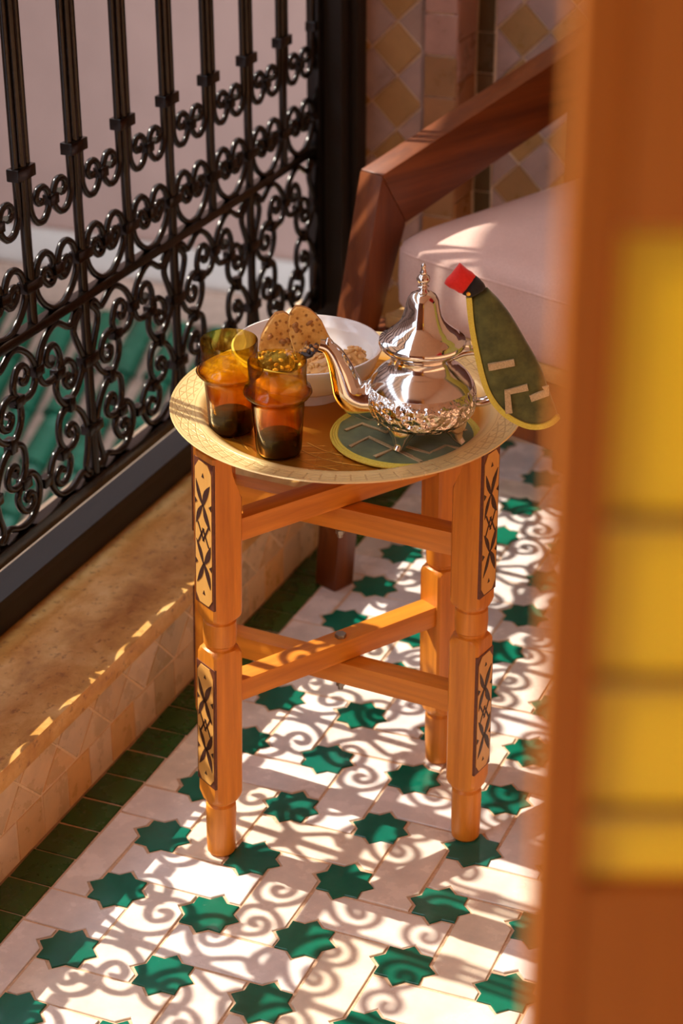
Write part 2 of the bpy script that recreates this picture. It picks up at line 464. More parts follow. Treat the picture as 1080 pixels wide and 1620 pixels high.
# ---------------------------------------------------------------- curb with zellige riser, travertine sill
curb = obj('baseboard_left', box(-.2820, -.1120, -1.9, 1.1, 0, .104), MT['grout_dark'], kind='structure')
curb['label'] = 'low tiled curb under the stone sill'
def riser_tile(pts):                                                # pts in (y, z); face looks to +X
    y0 = sum(p[0] for p in pts) / len(pts); z0 = sum(p[1] for p in pts) / len(pts)
    q = [(a - y0 + rr.uniform(-.0006, .0006), b - z0 + rr.uniform(-.0006, .0006)) for a, b in inset(pts, .0011)]
    area = sum(q[i][0] * q[(i + 1) % len(q)][1] - q[(i + 1) % len(q)][0] * q[i][1] for i in range(len(q)))
    if area < 0: q = q[::-1]
    me = prism(q, -.005, .0022, MT['riser'], 'riser_tile', .0005)
    o = obj('riser_tile', me, None, curb, (-.1130, y0, z0), None)
    o.rotation_euler = (Matrix(((0, 0, 1), (1, 0, 0), (0, 1, 0)))).to_euler()   # local x->y, y->z, z->x
    return o
def clip_z(pts, zmax):
    out = []; n = len(pts)
    for i in range(n):
        a, b = pts[i], pts[(i + 1) % n]
        if a[1] <= zmax: out.append(a)
        if (a[1] <= zmax) != (b[1] <= zmax):
            t = (zmax - a[1]) / (b[1] - a[1]); out.append((a[0] + t * (b[0] - a[0]), zmax))
    return out
def ok(pts): return len(pts) > 2 and abs(sum(pts[i][0] * pts[(i + 1) % len(pts)][1] - pts[(i + 1) % len(pts)][0] * pts[i][1] for i in range(len(pts)))) > 2e-4
HB, DG = .0495, .0372                                               # lower course height, half diagonal of the diamonds
y = -.62
while y < 1.08:
    if in_view(-.11, y, .03, 200):
        wv = rr.uniform(.046, .056)
    else: wv = .052
    if in_view(-.11, y, .03, 200): riser_tile([(y, .0005), (y + wv, .0005), (y + wv, HB), (y, HB)])
    y += wv
y = -.62; k = 0
while y < 1.12:
    if in_view(-.11, y, .08, 200):
        zc = HB + DG
        d = clip_z([(y, HB), (y + DG, zc), (y, zc + DG), (y - DG, zc)], .104)
        if ok(d): riser_tile(d)
        t = [(y + .002, HB + .0004), (y + 2 * DG - .002, HB + .0004), (y + DG, zc)]
        if ok(t): riser_tile(t)
        t = clip_z([(y + DG, zc), (y + 2 * DG, zc + DG), (y, zc + DG)], .104)
        if ok(t): riser_tile(t)
    y += 2 * DG; k += 1
sill = obj('trim_1', box(-.2815, -.1035, -1.9, 1.098, .104, .127, .002), MT['travertine'], kind='structure')
sill['label'] = 'honey-coloured travertine sill slab'

osill = obj('trim_4', box(-.350, -.2825, -1.9, 1.4, .060, .145, .003), MT['limestone'], kind='structure'); osill['label'] = 'pale stone outer sill behind the black frame'
# ---------------------------------------------------------------- black window frame
win = empty('window_1', (-.26, -.2, .127), label='black metal frame below and beside the wrought iron railing', kind='structure')
def wpart(name, me, mat):
    o = obj(name, me, mat, win); o.matrix_parent_inverse = Matrix.Translation((.26, .2, -.127)); return o
wpart('frame_sill', box(-.281, -.2425, -1.6, 1.06, .127, .166, .0012), MT['frame_black'])
wpart('frame_lip', box(-.2425, -.2405, -1.6, 1.06, .158, .1685, .0006), MT['frame_black'])
wpart('frame_jamb', box(-.2335, -.1915, 1.036, 1.10, .127, 2.2, .002), MT['frame_black'])
wpart('jamb_fin', box(-.1915, -.182, 1.064, 1.10, .127, 2.2, .001), MT['frame_black'])

# ---------------------------------------------------------------- wrought iron railing
XR = -.225; D = .106; Y0 = .283
rail = empty('balcony_railing', (XR, .2, .2257), label='black wrought iron railing with scrollwork above the stone sill', cat='railing')
def rp(name, me, yb=0.0, zb=0.0):
    return obj(name, me, MT['iron'], rail, (0, yb - .2, zb - .2257))
def path3(uv, sgn=1): return [(0, sgn * u, v) for u, v in uv]
P1 = [(.0092, .370), (.0098, .3845), (.0179, .4018), (.0250, .416), (.0262, .4243), (.0212, .432), (.0133, .4387), (.0145, .4429), (.0218, .4416), (.0279, .4345), (.0345, .4312), (.0439, .4352), (.0542, .4415), (.0637, .4441), (.075, .4415), (.0895, .4322), (.099, .4205), (.1024, .4103), (.1020, .3989), (.0977, .3909), (.0899, .3859), (.0777, .3854), (.0661, .3897), (.0595, .3974), (.0588, .4072), (.0637, .4169), (.0703, .4226), (.0801, .4222), (.0867, .415), (.0864, .4083), (.0817, .4036), (.0762, .4035), (.0742, .4068), (.0760, .4095)]
P2 = [(.0098, .388), (.0115, .381), (.0154, .3708), (.0246, .3591), (.0343, .3522), (.0452, .348), (.0553, .3485), (.0653, .3579), (.07, .3692), (.0692, .3797), (.0649, .3866), (.0595, .3926), (.0515, .3964), (.0417, .3949), (.0325, .3874), (.0290, .3763), (.0335, .3676), (.043, .3647), (.0501, .3695), (.0511, .3761), (.0463, .3793), (.0426, .3761)]
P3 = [(.0095, .293), (.0110, .3033), (.0151, .3152), (.0233, .3276), (.0338, .3366), (.0472, .3419), (.0587, .3416), (.0677, .3349), (.0711, .3238), (.0702, .3117), (.064, .3008), (.0545, .2954), (.0429, .2962), (.0347, .3023), (.0342, .3112), (.041, .3197), (.0489, .3205), (.0527, .3167), (.0519, .3121), (.0474, .3109)]
P4 = [(.0095, .305), (.0098, .292), (.0135, .275), (.0180, .262), (.0170, .2535), (.0105, .2495), (.0120, .2460), (.0200, .2475), (.0254, .2543), (.0324, .2548), (.0456, .2490), (.0583, .2466), (.0731, .2484), (.0839, .2556), (.0924, .2678), (.0946, .2794), (.0911, .2898), (.0829, .2989), (.0736, .3017), (.0666, .2991), (.0618, .2933), (.0551, .2891), (.0511, .2831), (.0517, .2753), (.0575, .266), (.0663, .2608), (.0756, .262), (.0814, .2677), (.0802, .2755), (.0728, .2796), (.0676, .277), (.0692, .273)]
Hs = [(.053, .4605), (.0404, .4625), (.025, .4718), (.0140, .4843), (.0104, .4961), (.0112, .5066), (.017, .5184), (.0252, .5245), (.0344, .5256), (.0436, .5196), (.0484, .5101), (.0490, .5021), (.0482, .4946), (.0430, .4900), (.0352, .4902), (.0265, .4976), (.0252, .5045), (.0303, .5079), (.0370, .5053), (.0401, .4995), (.0389, .4957)]
Js = [(.0115, 1.30), (.0115, .95), (.0115, .72), (.0115, .6356), (.0116, .6133), (.0113, .5865), (.0128, .5744), (.0182, .5649), (.0255, .56), (.0358, .5597), (.0449, .5665), (.0482, .5753), (.0475, .5852), (.0396, .5941), (.0289, .5939), (.0236, .5874), (.0256, .5808), (.0325, .5792), (.0358, .5822)]
def scroll_mesh(name, uv, sg, r=.0040):
    pts = catmull(path3(uv, sg), 3); n = len(pts)
    R = [r * (1.25 if i > n - 4 else 1.0) for i in range(n)]
    return tube(pts, R, 8, MT['iron'], name)
SM = {}
for nm, uv in (('garland_scroll', P1), ('ring_scroll', P2), ('hook_scroll', P3), ('foot_scroll', P4), ('heart_scroll', Hs)):
    SM[nm] = {s: scroll_mesh(nm, uv, s) for s in (1, -1)}
SM['crook_scroll'] = {}
for s in (1, -1):
    pts = [Vector((0, s * u, v)) for u, v in Js[:3]] + catmull(path3(Js[3:], s), 3)
    SM['crook_scroll'][s] = tube(pts, .0038, 8, MT['iron'], 'crook_scroll')
long_bar = tube([(0, 0, .236), (0, 0, .45), (0, 0, .6), (0, 0, 1.33)], .0056, 10, MT['iron'], 'baluster')
short_bar = tube([(0, 0, .452), (0, 0, .6), (0, 0, 1.33)], .0056, 10, MT['iron'], 'baluster')
cl_wide = box(-.0072, .0072, -.0170, .0170, -.0065, .0065, .0012, 'collar', MT['iron'])
cl_mid = box(-.0066, .0066, -.0150, .0150, -.0060, .0060, .0012, 'collar', MT['iron'])
cl_tie = box(-.0056, .0056, -.0082, .0082, -.0058, .0058, .0012, 'collar', MT['iron'])
cl_v = box(-.0056, .0056, -.0058, .0058, -.0082, .0082, .0012, 'collar', MT['iron'])
JN = list(range(-8, 8))
for j in JN:
    yb = Y0 + D * j
    odd = (j % 2) != 0
    last = j == 7
    rp('baluster', long_bar if odd else short_bar, yb)
    for s in (1, -1):
        if last and s == 1: continue
        rp('crook_scroll', SM['crook_scroll'][s], yb); rp('heart_scroll', SM['heart_scroll'][s], yb)
        if odd:
            for nm in ('garland_scroll', 'ring_scroll', 'hook_scroll', 'foot_scroll'):
                rp(nm, SM[nm][s], yb)
            rp('collar', cl_v, yb + s * .0452, .3455); rp('collar', cl_tie, yb + s * .0640, .3885); rp('collar', cl_tie, yb + s * .0655, .2945)
    rp('collar', cl_wide, yb, .620); rp('collar', cl_mid, yb, .5015)
    if odd:
        rp('collar', cl_mid, yb, .3815); rp('collar', cl_mid, yb, .3005)
    if not last:
        rp('collar', cl_tie, yb + D / 2, .578); rp('collar', cl_tie, yb + D / 2, .503)
        if not odd:                                                 # garlands meet under the short bars
            rp('collar', cl_tie, yb, .4075); rp('collar', cl_tie, yb, .2790)
mid_me = box(-.0065, .0065, -.60, .855, -.0055, .0055, .001, 'cross_rail', MT['iron'])
rp('cross_rail', mid_me, .18, .455); rp('bottom_rail', box(-.0075, .0075, -.60, .855, -.0088, .0088, .001, 'bottom_rail', MT['iron']), .18, .2345)
rp('top_rail', box(-.02, .02, -.60, .855, -.012, .012, .003, 'top_rail', MT['iron']), .18, 1.34)
rp('end_post', box(-.009, .009, -.009, .009, .2257, 1.33, .001, 'end_post', MT['iron']), Y0 + D * 7, 0)

# ---------------------------------------------------------------- courtyard beyond the railing
far = obj('wall_far', box(-3.6, -.29, 3.4, 3.6, -2.6, 3.2), MT['plaster_pink'], kind='structure'); far['label'] = 'pink plaster wall across the courtyard'
skirt = obj('trim_2', box(-3.6, -.3, 3.37, 3.4, -.700, -.590, .004), MT['plaster_white'], kind='structure'); skirt['label'] = 'white painted band at the foot of the pink wall'
fil = obj('trim_3', box(-3.6, -.3, 3.33, 3.4, -.80, -.701, .01), MT['mortar'], kind='structure'); fil['label'] = 'tan mortar fillet above the roof tiles'
side = obj('wall_side', box(-2.9, -2.7, -4.0, 3.4, -2.6, 2.6), MT['plaster_pink'], kind='structure'); side['label'] = 'courtyard side wall'
sun_block = obj('wall_sun_block', box(-1.05, -.90, -4.0, 1.20, -2.6, .972), MT['plaster_pink'], kind='structure'); sun_block['label'] = 'added parapet out of view that blocks the sun below the bottom rail'  # unseen parapet, added to keep sun out of the gap under the railing
sun_overhang = obj('ceiling', box(-1.467, -.80, -4.0, 3.36, 2.2, 2.32), MT['plaster_warm'], kind='structure'); sun_overhang['label'] = 'added overhang out of view that cuts off the sun above the railing'  # unseen overhang strip, added to stop the higher sun rays
roof = empty('roof', (-1.2, 3.33, -.80), label='sloping roof of green glazed barrel tiles below the pink wall', kind='structure')
TB = math.radians(32.0)
def roof_pt(x, s, h=0.0): return Vector((x, 3.36 - s * math.cos(TB) - h * math.sin(TB), -.80 - s * math.sin(TB) + h * math.cos(TB)))
bed = [roof_pt(-3.4, 0, -.02), roof_pt(-.3, 0, -.02), roof_pt(-.3, 2.2, -.02), roof_pt(-3.4, 2.2, -.02)]
bed += [v + Vector((0, 0, -.06)) for v in bed]
o = obj('roof_bed', mesh('roof_bed', bed, [(3, 2, 1, 0), (4, 5, 6, 7), (0, 1, 5, 4), (1, 2, 6, 5), (2, 3, 7, 6), (3, 0, 4, 7)]), MT['mortar'], roof)
o.matrix_parent_inverse = Matrix.Translation((1.2, -3.33, .80))
def barrel(L=.205, r0=.036, r1=.044, th=.008, seg=8):
    V = []; F = []
    for (yy, r, lift) in ((0, r0, 0.0), (L * .93, r1, .008), (L, r1 + .004, .009)):
        for rad in (r, r - th):
            for k in range(seg + 1):
                a = PI * k / seg; V.append((rad * math.cos(a), yy, rad * math.sin(a) + lift))
    n = seg + 1
    for q in range(2):
        b0 = q * 2 * n; b1 = (q + 1) * 2 * n
        for k in range(seg):
            F.append((b0 + k, b0 + k + 1, b1 + k + 1, b1 + k)); F.append((b0 + n + k + 1, b0 + n + k, b1 + n + k, b1 + n + k + 1))
        for k in (0, seg):
            F.append((b0 + k, b1 + k, b1 + n + k, b0 + n + k))
    b = 4 * n
    for k in range(seg): F.append((b + k, b + k + 1, b + n + k + 1, b + n + k))
    return mesh('roof_tile', V, F, MT['roof_tile'], True, 50)
brl = barrel()
RT = (Matrix.Rotation(TB, 4, 'X') @ Matrix.Rotation(PI, 4, 'Z')).to_euler()
nt = 0
for i in range(22):
    x = -2.75 + .122 * i
    for c in range(9):
        p = roof_pt(x + rr.uniform(-.004, .004), .02 + c * .172, -.012)
        if in_view(p.x, p.y, p.z, 160):
            o = obj('roof_tile', brl, None, roof, None, (RT.x, RT.y, RT.z + rr.uniform(-.02, .02)))
            o.location = p - Vector((-1.2, 3.33, -.80)); nt += 1

# ---------------------------------------------------------------- tiled pier and alcove wall at the back
XC = -.0505; YP = 1.10; YN = 1.172
pier = obj('wall_back', box(-.234, XC - .003, YP + .003, YN + .3, 0, 2.3), MT['grout_dark'], kind='structure'); pier['label'] = 'pier clad in beige and ochre zellige diamonds'
def wall_tile(parent, pts, plane='y', at=YP, flip=False):
    a0 = sum(p[0] for p in pts) / len(pts); z0 = sum(p[1] for p in pts) / len(pts)
    q = [(a - a0 + rr.uniform(-.0006, .0006), b - z0 + rr.uniform(-.0006, .0006)) for a, b in inset(pts, .0013)]
    area = sum(q[i][0] * q[(i + 1) % len(q)][1] - q[(i + 1) % len(q)][0] * q[i][1] for i in range(len(q)))
    if plane == 'y':                                                # local x->X, y->Z, z->-Y
        if area < 0: q = q[::-1]
        R = Matrix(((1, 0, 0), (0, 0, -1), (0, 1, 0))); loc = (a0, at + .003, z0)
    else:                                                           # local x->Y, y->Z, z->+X
        if area < 0: q = q[::-1]
        R = Matrix(((0, 0, 1), (1, 0, 0), (0, 1, 0))); loc = (at - .003, a0, z0)
    o = obj('wall_tile', prism(q, -.004, .003, MT['wall_tile'], 'wall_tile', .0006), None, parent, loc)
    o.rotation_euler = (R @ Matrix.Rotation(rr.gauss(0, .012), 3, 'X') @ Matrix.Rotation(rr.gauss(0, .012), 3, 'Y')).to_euler()
    return o
DT = .0368
# square border column on the pier corner
z = .02
while z < .9:
    if in_view(XC - .024, YP, z, 120): wall_tile(pier, [(XC - .0495, z), (XC - .001, z), (XC - .001, z + .0555), (XC - .0495, z + .0555)])
    if in_view(XC, YP + .03, z, 120): wall_tile(pier, [(YP + .002, z + .012), (YN - .002, z + .012), (YN - .002, z + .0675 + .03), (YP + .002, z + .0675 + .03)] if False else [(YP + .001, z + .02), (YN, z + .02), (YN, z + .0755), (YP + .001, z + .0755)], 'x', XC)
    z += .0555
xr = XC - .0505
def clip_poly(pts, a, sign, axis=0):
    out = []; n = len(pts)
    for i in range(n):
        p, q = pts[i], pts[(i + 1) % n]
        ip = (p[axis] - a) * sign <= 0; iq = (q[axis] - a) * sign <= 0
        if ip: out.append(p)
        if ip != iq:
            t = (a - p[axis]) / (q[axis] - p[axis]); out.append(tuple(p[k] + t * (q[k] - p[k]) for k in range(2)))
    return out
def diamonds(parent, x0, x1, plane_y, zoff):
    n = 0
    r = 0; zz = zoff
    while zz < 1.0:
        xx = x1 - DT * (1 if r % 2 else 0) 
        while xx > x0 - DT:
            if in_view(xx, plane_y, zz, 110):
                d = [(xx, zz - DT), (xx + DT, zz), (xx, zz + DT), (xx - DT, zz)]
                d = clip_poly(d, x1, 1); d = clip_poly(d, x0, -1) if len(d) > 2 else d
                if ok(d): wall_tile(parent, d, 'y', plane_y).data.materials[0] = MT['ochre_tile' if r % 2 else 'pink_tile']; n += 1
            xx -= 2 * DT
        zz += DT; r += 1
diamonds(pier, -.232, xr, YP, .0275)
alc = obj('wall_alcove', box(XC - .003, 1.6, YN + .003, YN + .3, 0, 2.3), MT['grout_dark'], kind='structure'); alc['label'] = 'alcove wall with zellige diamonds behind the armchair'
z = .04
while z < .9:
    if in_view(XC + .02, YN, z, 120): wall_tile(alc, [(XC + .001, z), (XC + .026, z), (XC + .026, z + .0555), (XC + .001, z + .0555)], 'y', YN).data.materials[0] = MT['dark_strip']  # narrow column coloured darker than the diamonds beside it
    z += .0555
diamonds(alc, XC + .028, .42, YN, .05)
room_top = obj('ceiling', box(-.30, 1.75, -2.75, 1.5, 2.45, 2.6), MT['plaster_warm'], kind='structure'); room_top['label'] = 'plaster ceiling of the gallery'
right = obj('wall_right', box(1.6, 1.75, -2.6, 1.5, -.16, 2.6), MT['plaster_warm'], kind='structure'); right['label'] = 'warm plaster wall on the room side'
back = obj('wall_near', box(-.4, 1.75, -2.75, -2.6, -.16, 2.6), MT['chair_wood'], kind='structure'); back['label'] = 'dark wall behind the viewer'  # unseen wall, coloured dark so the teapot mirrors a dark room

# ================================================================ FURNITURE
# ---------------------------------------------------------------- folding tray table
table = empty('folding_table_base', (.138, .22, 0), label='folding wooden stand with carved legs under the brass tray', cat='table')
TI = Matrix.Translation((-.138, -.22, 0))
def tpart(name, me, mat, mw, parent=None):
    o = obj(name, me, mat, table if parent is None else parent)
    if parent is None: o.matrix_local = TI @ mw
    else: o.matrix_local = mw
    return o
HW = .0162
def leg_mesh(ztop):
    """square stock turned round at foot and neck: section = square cut by a circle of changing radius"""
    prof = [(0, .0118), (.003, .0140), (.012, .0146), (.050, .0152), (.058, .0148), (.0605, .0130), (.0620, .0130), (.0635, .0155), (.0655, .0178), (.0690, .0200), (.0730, .0218), (.0780, .0236),
            (.150, .0236), (.2255, .0236), (.2295, .0218), (.2330, .0198), (.2355, .0172), (.2368, .0142), (.2392, .0142), (.2410, .0158), (.252, .0163), (.2640, .0158), (.2655, .0142), (.2672, .0142), (.2685, .0172), (.2705, .0198), (.2735, .0218), (.278, .0236), (.350, .0236), (ztop - .045, .0236), (ztop - .036, .0236), (ztop - .027, .0236), (ztop - .016, .0236), (ztop, .0236)]
    seg = 40; V = []; F = []
    for z, R in prof:
        for k in range(seg):
            a = 2 * PI * (k + .5) / seg
            sq = HW / max(abs(math.cos(a)), abs(math.sin(a)))
            rad = min(sq, R); cut = max(0.0, (z - (ztop - .045)) / .045); V.append((max(rad * math.cos(a), -HW + .014 * (1 - (1 - cut) ** 2)), rad * math.sin(a), z))
    n = len(prof)
    for i in range(n - 1):
        for k in range(seg):
            k2 = (k + 1) % seg; F.append((i * seg + k, i * seg + k2, (i + 1) * seg + k2, (i + 1) * seg + k))
    F.append(tuple(reversed(range(seg)))); F.append(tuple(range((n - 1) * seg, n * seg)))
    return mesh('leg', V, F, MT['table_z'], True, 32)
# carved face: pale inlay strip framed in dark wood, with leaf-shaped gouges; lies on local +X face
def leaf(cx, cz, L, wd, ang):
    pts = []
    for k in range(6): t = k / 5; pts.append((L * (t - .5), wd * math.sin(PI * t) * .5))
    for k in range(1, 5): t = 1 - k / 5; pts.append((L * (t - .5), -wd * math.sin(PI * t) * .18))
    ca, sa = math.cos(ang), math.sin(ang)
    return [(cx + x * ca - y * sa, cz + x * sa + y * ca) for x, y in pts]
def faceplate(pts, x0, x1, mat, name):                              # pts in (y,z) on the +X face
    n = len(pts); V = [(x0, a, b) for a, b in pts] + [(x1, a, b) for a, b in pts]
    area = sum(pts[i][0] * pts[(i + 1) % n][1] - pts[(i + 1) % n][0] * pts[i][1] for i in range(n))
    idx = list(range(n)) if area > 0 else list(reversed(range(n)))
    F = [tuple(n + i for i in idx)]
    for q in range(n):
        i, j = idx[q], idx[(q + 1) % n]; F.append((i, j, n + j, n + i))
    return mesh(name, V, F, mat)
def carving_meshes(z0, z1):
    m = (z0 + z1) / 2; h = (z1 - z0) / 2; w = .0136
    frame = faceplate([(-w - .0022, z0 - .002), (w + .0022, z0 - .002), (w + .0022, z1 + .002), (-w - .0022, z1 + .002)], HW - .002, HW + .0005, MT['carve_border'], 'carved_border')
    pl = faceplate([(-w + .006, z0), (w - .006, z0), (w, z0 + .008), (w, z1 - .008), (w - .006, z1), (-w + .006, z1), (-w, z1 - .008), (-w, z0 + .008)], HW, HW + .0011, MT['pale_inlay'], 'inlay_strip')
    gouges = []
    def add(p): gouges.append(faceplate([(max(-w, min(w, a)), b) for a, b in p], HW + .0008, HW + .0015, MT['dark_carve'], 'gouge'))
    for sg in (1, -1):
        zc = m + sg * h * .56
        add(leaf(.0055, zc, .028, .010, sg * 1.12)); add(leaf(-.0055, zc, .028, .008, PI - sg * 1.12))
        zc2 = m + sg * h * .27
        add(leaf(.0062, zc2, .026, .010, PI - sg * 1.1)); add(leaf(-.0062, zc2, .026, .008, sg * 1.1))
        add([(-.002, m + sg * h * .80), (.002, m + sg * h * .80), (0, m + sg * h * .86)] if sg > 0 else [(-.002, m + sg * h * .86), (.002, m + sg * h * .86), (0, m + sg * h * .80)])
        add([(w, m + sg * h * .43 - .003), (w, m + sg * h * .43 + .003), (w - .004, m + sg * h * .43)]); add([(-w, m + sg * h * .43 - .003), (-w, m + sg * h * .43 + .003), (-w + .004, m + sg * h * .43)])
    for ang in (1.05, PI - 1.05):
        for off in (-.0035, .0035):
            ca, sa = math.cos(ang), math.sin(ang); L = .010
            c0 = (off * 1.2, m + (off * .6 if ang < 1.5 else -off * .6))
            add([(c0[0] - L * ca - .0011, c0[1] - L * sa), (c0[0] - L * ca + .0011, c0[1] - L * sa), (c0[0] + L * ca + .0011, c0[1] + L * sa), (c0[0] + L * ca - .0011, c0[1] + L * sa)])
    return frame, pl, gouges
car_hi = carving_meshes(.286, .431); car_lo = carving_meshes(.088, .218)
def join_me(name, mes, mat):
    V = []; F = []
    for me in mes:
        b = len(V); V += [tuple(v.co) for v in me.vertices]; F += [tuple(b + i for i in p.vertices) for p in me.polygons]
    return mesh(name, V, F, mat)
car = []
for fr, pl, go in (car_hi, car_lo):
    car.append((fr, pl, join_me('gouges', go, MT['dark_carve'])))
A0, A1 = Vector((.066, .097, 0)), Vector((.211, .337, 0))
B0, B1 = Vector((.285, .214, 0)), Vector((-.008, .237, 0))
def leg(foot, outward, lean, ztop):
    """carved face looks along `outward`"""
    ang = math.atan2(outward.y, outward.x)
    top = Vector((lean[0], lean[1], ztop)).normalized()
    q = Vector((0, 0, 1)).rotation_difference(top).to_matrix().to_4x4()
    mw = Matrix.Translation(foot) @ q @ Matrix.Rotation(ang, 4, 'Z')
    lg = tpart('leg', leg_mesh(ztop), None, mw)
    for fr, pl, go in car:
        for me, nm in ((fr, 'carved_border'), (pl, 'inlay_strip'), (go, 'gouges')):
            o = obj(nm, me, None, lg)
            if nm == 'gouges': o['kind'] = 'stuff'
    return lg
a = (A1 - A0).normalized(); b = (B1 - B0).normalized()
b_out = Vector((.985, -.17, 0)).normalized()
leg(A0, -a, (.007, .010), .4385); leg(A1, a, (-.004, .004), .4440)
leg(B0, b_out, (-.002, .004), .4380); leg(B1, -b_out, (.011, .004), .4445)
def bar_between(name, p, q, z0, z1, th, label=None):
    d = (q - p); L = d.length - 2 * HW + .004; ang = math.atan2(d.y, d.x)
    me = box(-L / 2, L / 2, -th / 2, th / 2, 0, z1 - z0, .0012, name)
    c = (p + q) / 2
    return tpart(name, me, MT['table_x'], Matrix.Translation((c.x, c.y, z0)) @ Matrix.Rotation(ang, 4, 'Z'))
def lean(x, y, f): return Vector((x * f, y * f, 0))
bar_between('stretcher', A0 + lean(.007, .010, .42), A1 + lean(-.004, .004, .42), .1735, .1965, .023)
bar_between('stretcher', B0 + lean(-.002, .004, .38), B1 + lean(.011, .004, .38), .1480, .1725, .023)
bar_between('stretcher', A0 + lean(.007, .010, .81), A1 + lean(-.004, .004, .81), .3460, .3695, .023)
bar_between('stretcher', B0 + lean(-.002, .004, .76), B1 + lean(.011, .004, .76), .3205, .3450, .023)
def bolt(z0, z1):
    bm = bmesh.new()
    for r1, za, zb, sg in ((.0058, z1, z1 + .004, 6), (.0028, z0, z1, 10), (.0046, z0 + .004, z0 + .008, 6)):
        bmesh.ops.create_cone(bm, cap_ends=True, segments=sg, radius1=r1, radius2=r1, depth=zb - za, matrix=Matrix.Translation((0, 0, (za + zb) / 2)))
    me = bpy.data.meshes.new('bolt'); bm.to_mesh(me); bm.free(); return me
# crossing point of the two frames
den = a.x * b.y - a.y * b.x; t = ((B0.x - A0.x) * b.y - (B0.y - A0.y) * b.x) / den
XP = A0 + a * t
tpart('bolt', bolt(.136, .1965), MT['steel'], Matrix.Translation((XP.x, XP.y, 0))); tpart('bolt', bolt(.309, .3695), MT['steel'], Matrix.Translation((XP.x, XP.y, 0)))

# ---------------------------------------------------------------- brass tray (rim plane through TC, tipped 2.5 degrees)
TC = Vector((.1510, .2245, .4548))
TH = Vector((-.386, .9225, 0)).normalized(); TRr = Vector((TH.y, -TH.x, 0)); ti = math.radians(2.5)
TF = TH * math.cos(ti) + Vector((0, 0, 1)) * math.sin(ti); TN = TRr.cross(TF)
TW = Matrix.Translation(TC) @ Matrix((TRr, TF, TN)).transposed().to_4x4()
def on_tray(lx, ly, lz, rz=0.0): return TW @ Matrix.Translation((lx * .985, ly * .985, lz)) @ Matrix.Rotation(rz, 4, 'Z')
tray = obj('serving_tray', lathe([(rr_ * .983, zz_) for rr_, zz_ in [(0, -.0118), (.05, -.0118), (.1265, -.0118), (.1300, -.0112), (.1370, -.0055), (.1400, -.0036), (.1440, -.0034), (.155, -.0022), (.1670, -.0002), (.1695, .0006), (.1702, -.0004), (.1690, -.0014), (.155, -.0036), (.143, -.0050), (.1390, -.0056), (.1310, -.0124), (.126, -.0131), (.06, -.0132), (0, -.0132)]], 96, MT['brass'], 'serving_tray', 30))
tray.matrix_world = TW
tag(tray, 'round engraved brass tray resting on the folding wooden stand', 'tray')

# ---------------------------------------------------------------- tea glasses
def tea_glass(lx, ly, rz, label):
    e = empty('tea_glass'); e.matrix_world = on_tray(lx, ly, -.0116, rz)
    outer = [(.0207, .0035), (.0213, .010), (.0228, .035), (.0240, .050), (.0252, .0540), (.0290, .0572), (.0312, .0606), (.0300, .0640), (.0270, .0665), (.0262, .070), (.0261, .078), (.0266, .0895), (.0262, .0905),
             (.0254, .0900), (.0248, .078), (.0249, .070), (.0256, .0665), (.0280, .0640), (.0290, .0606), (.0272, .0580), (.0236, .0550), (.0224, .050), (.0212, .035), (.0200, .0215), (.0180, .0185), (0, .0180)]
    body = obj('glass_wall', lathe(outer, 56, MT['amber'], 'glass_wall', 60), None, e)
    base = obj('glass_base', lathe([(0, .0), (.0175, 0), (.0198, .0012), (.0205, .0034), (.0203, .0070), (.0200, .0160), (.0180, .0176), (0, .0172)], 48, MT['amber_base'], 'glass_base', 50), None, e)
    return tag(e, label, 'glass', 'amber tea glasses on the brass tray')
tea_glass(-.063, -.084, .2, 'amber tea glass nearest the viewer, overlapping the other glass')
tea_glass(-.1090, -.0365, 1.1, 'amber tea glass farther back, at the left rim of the tray')

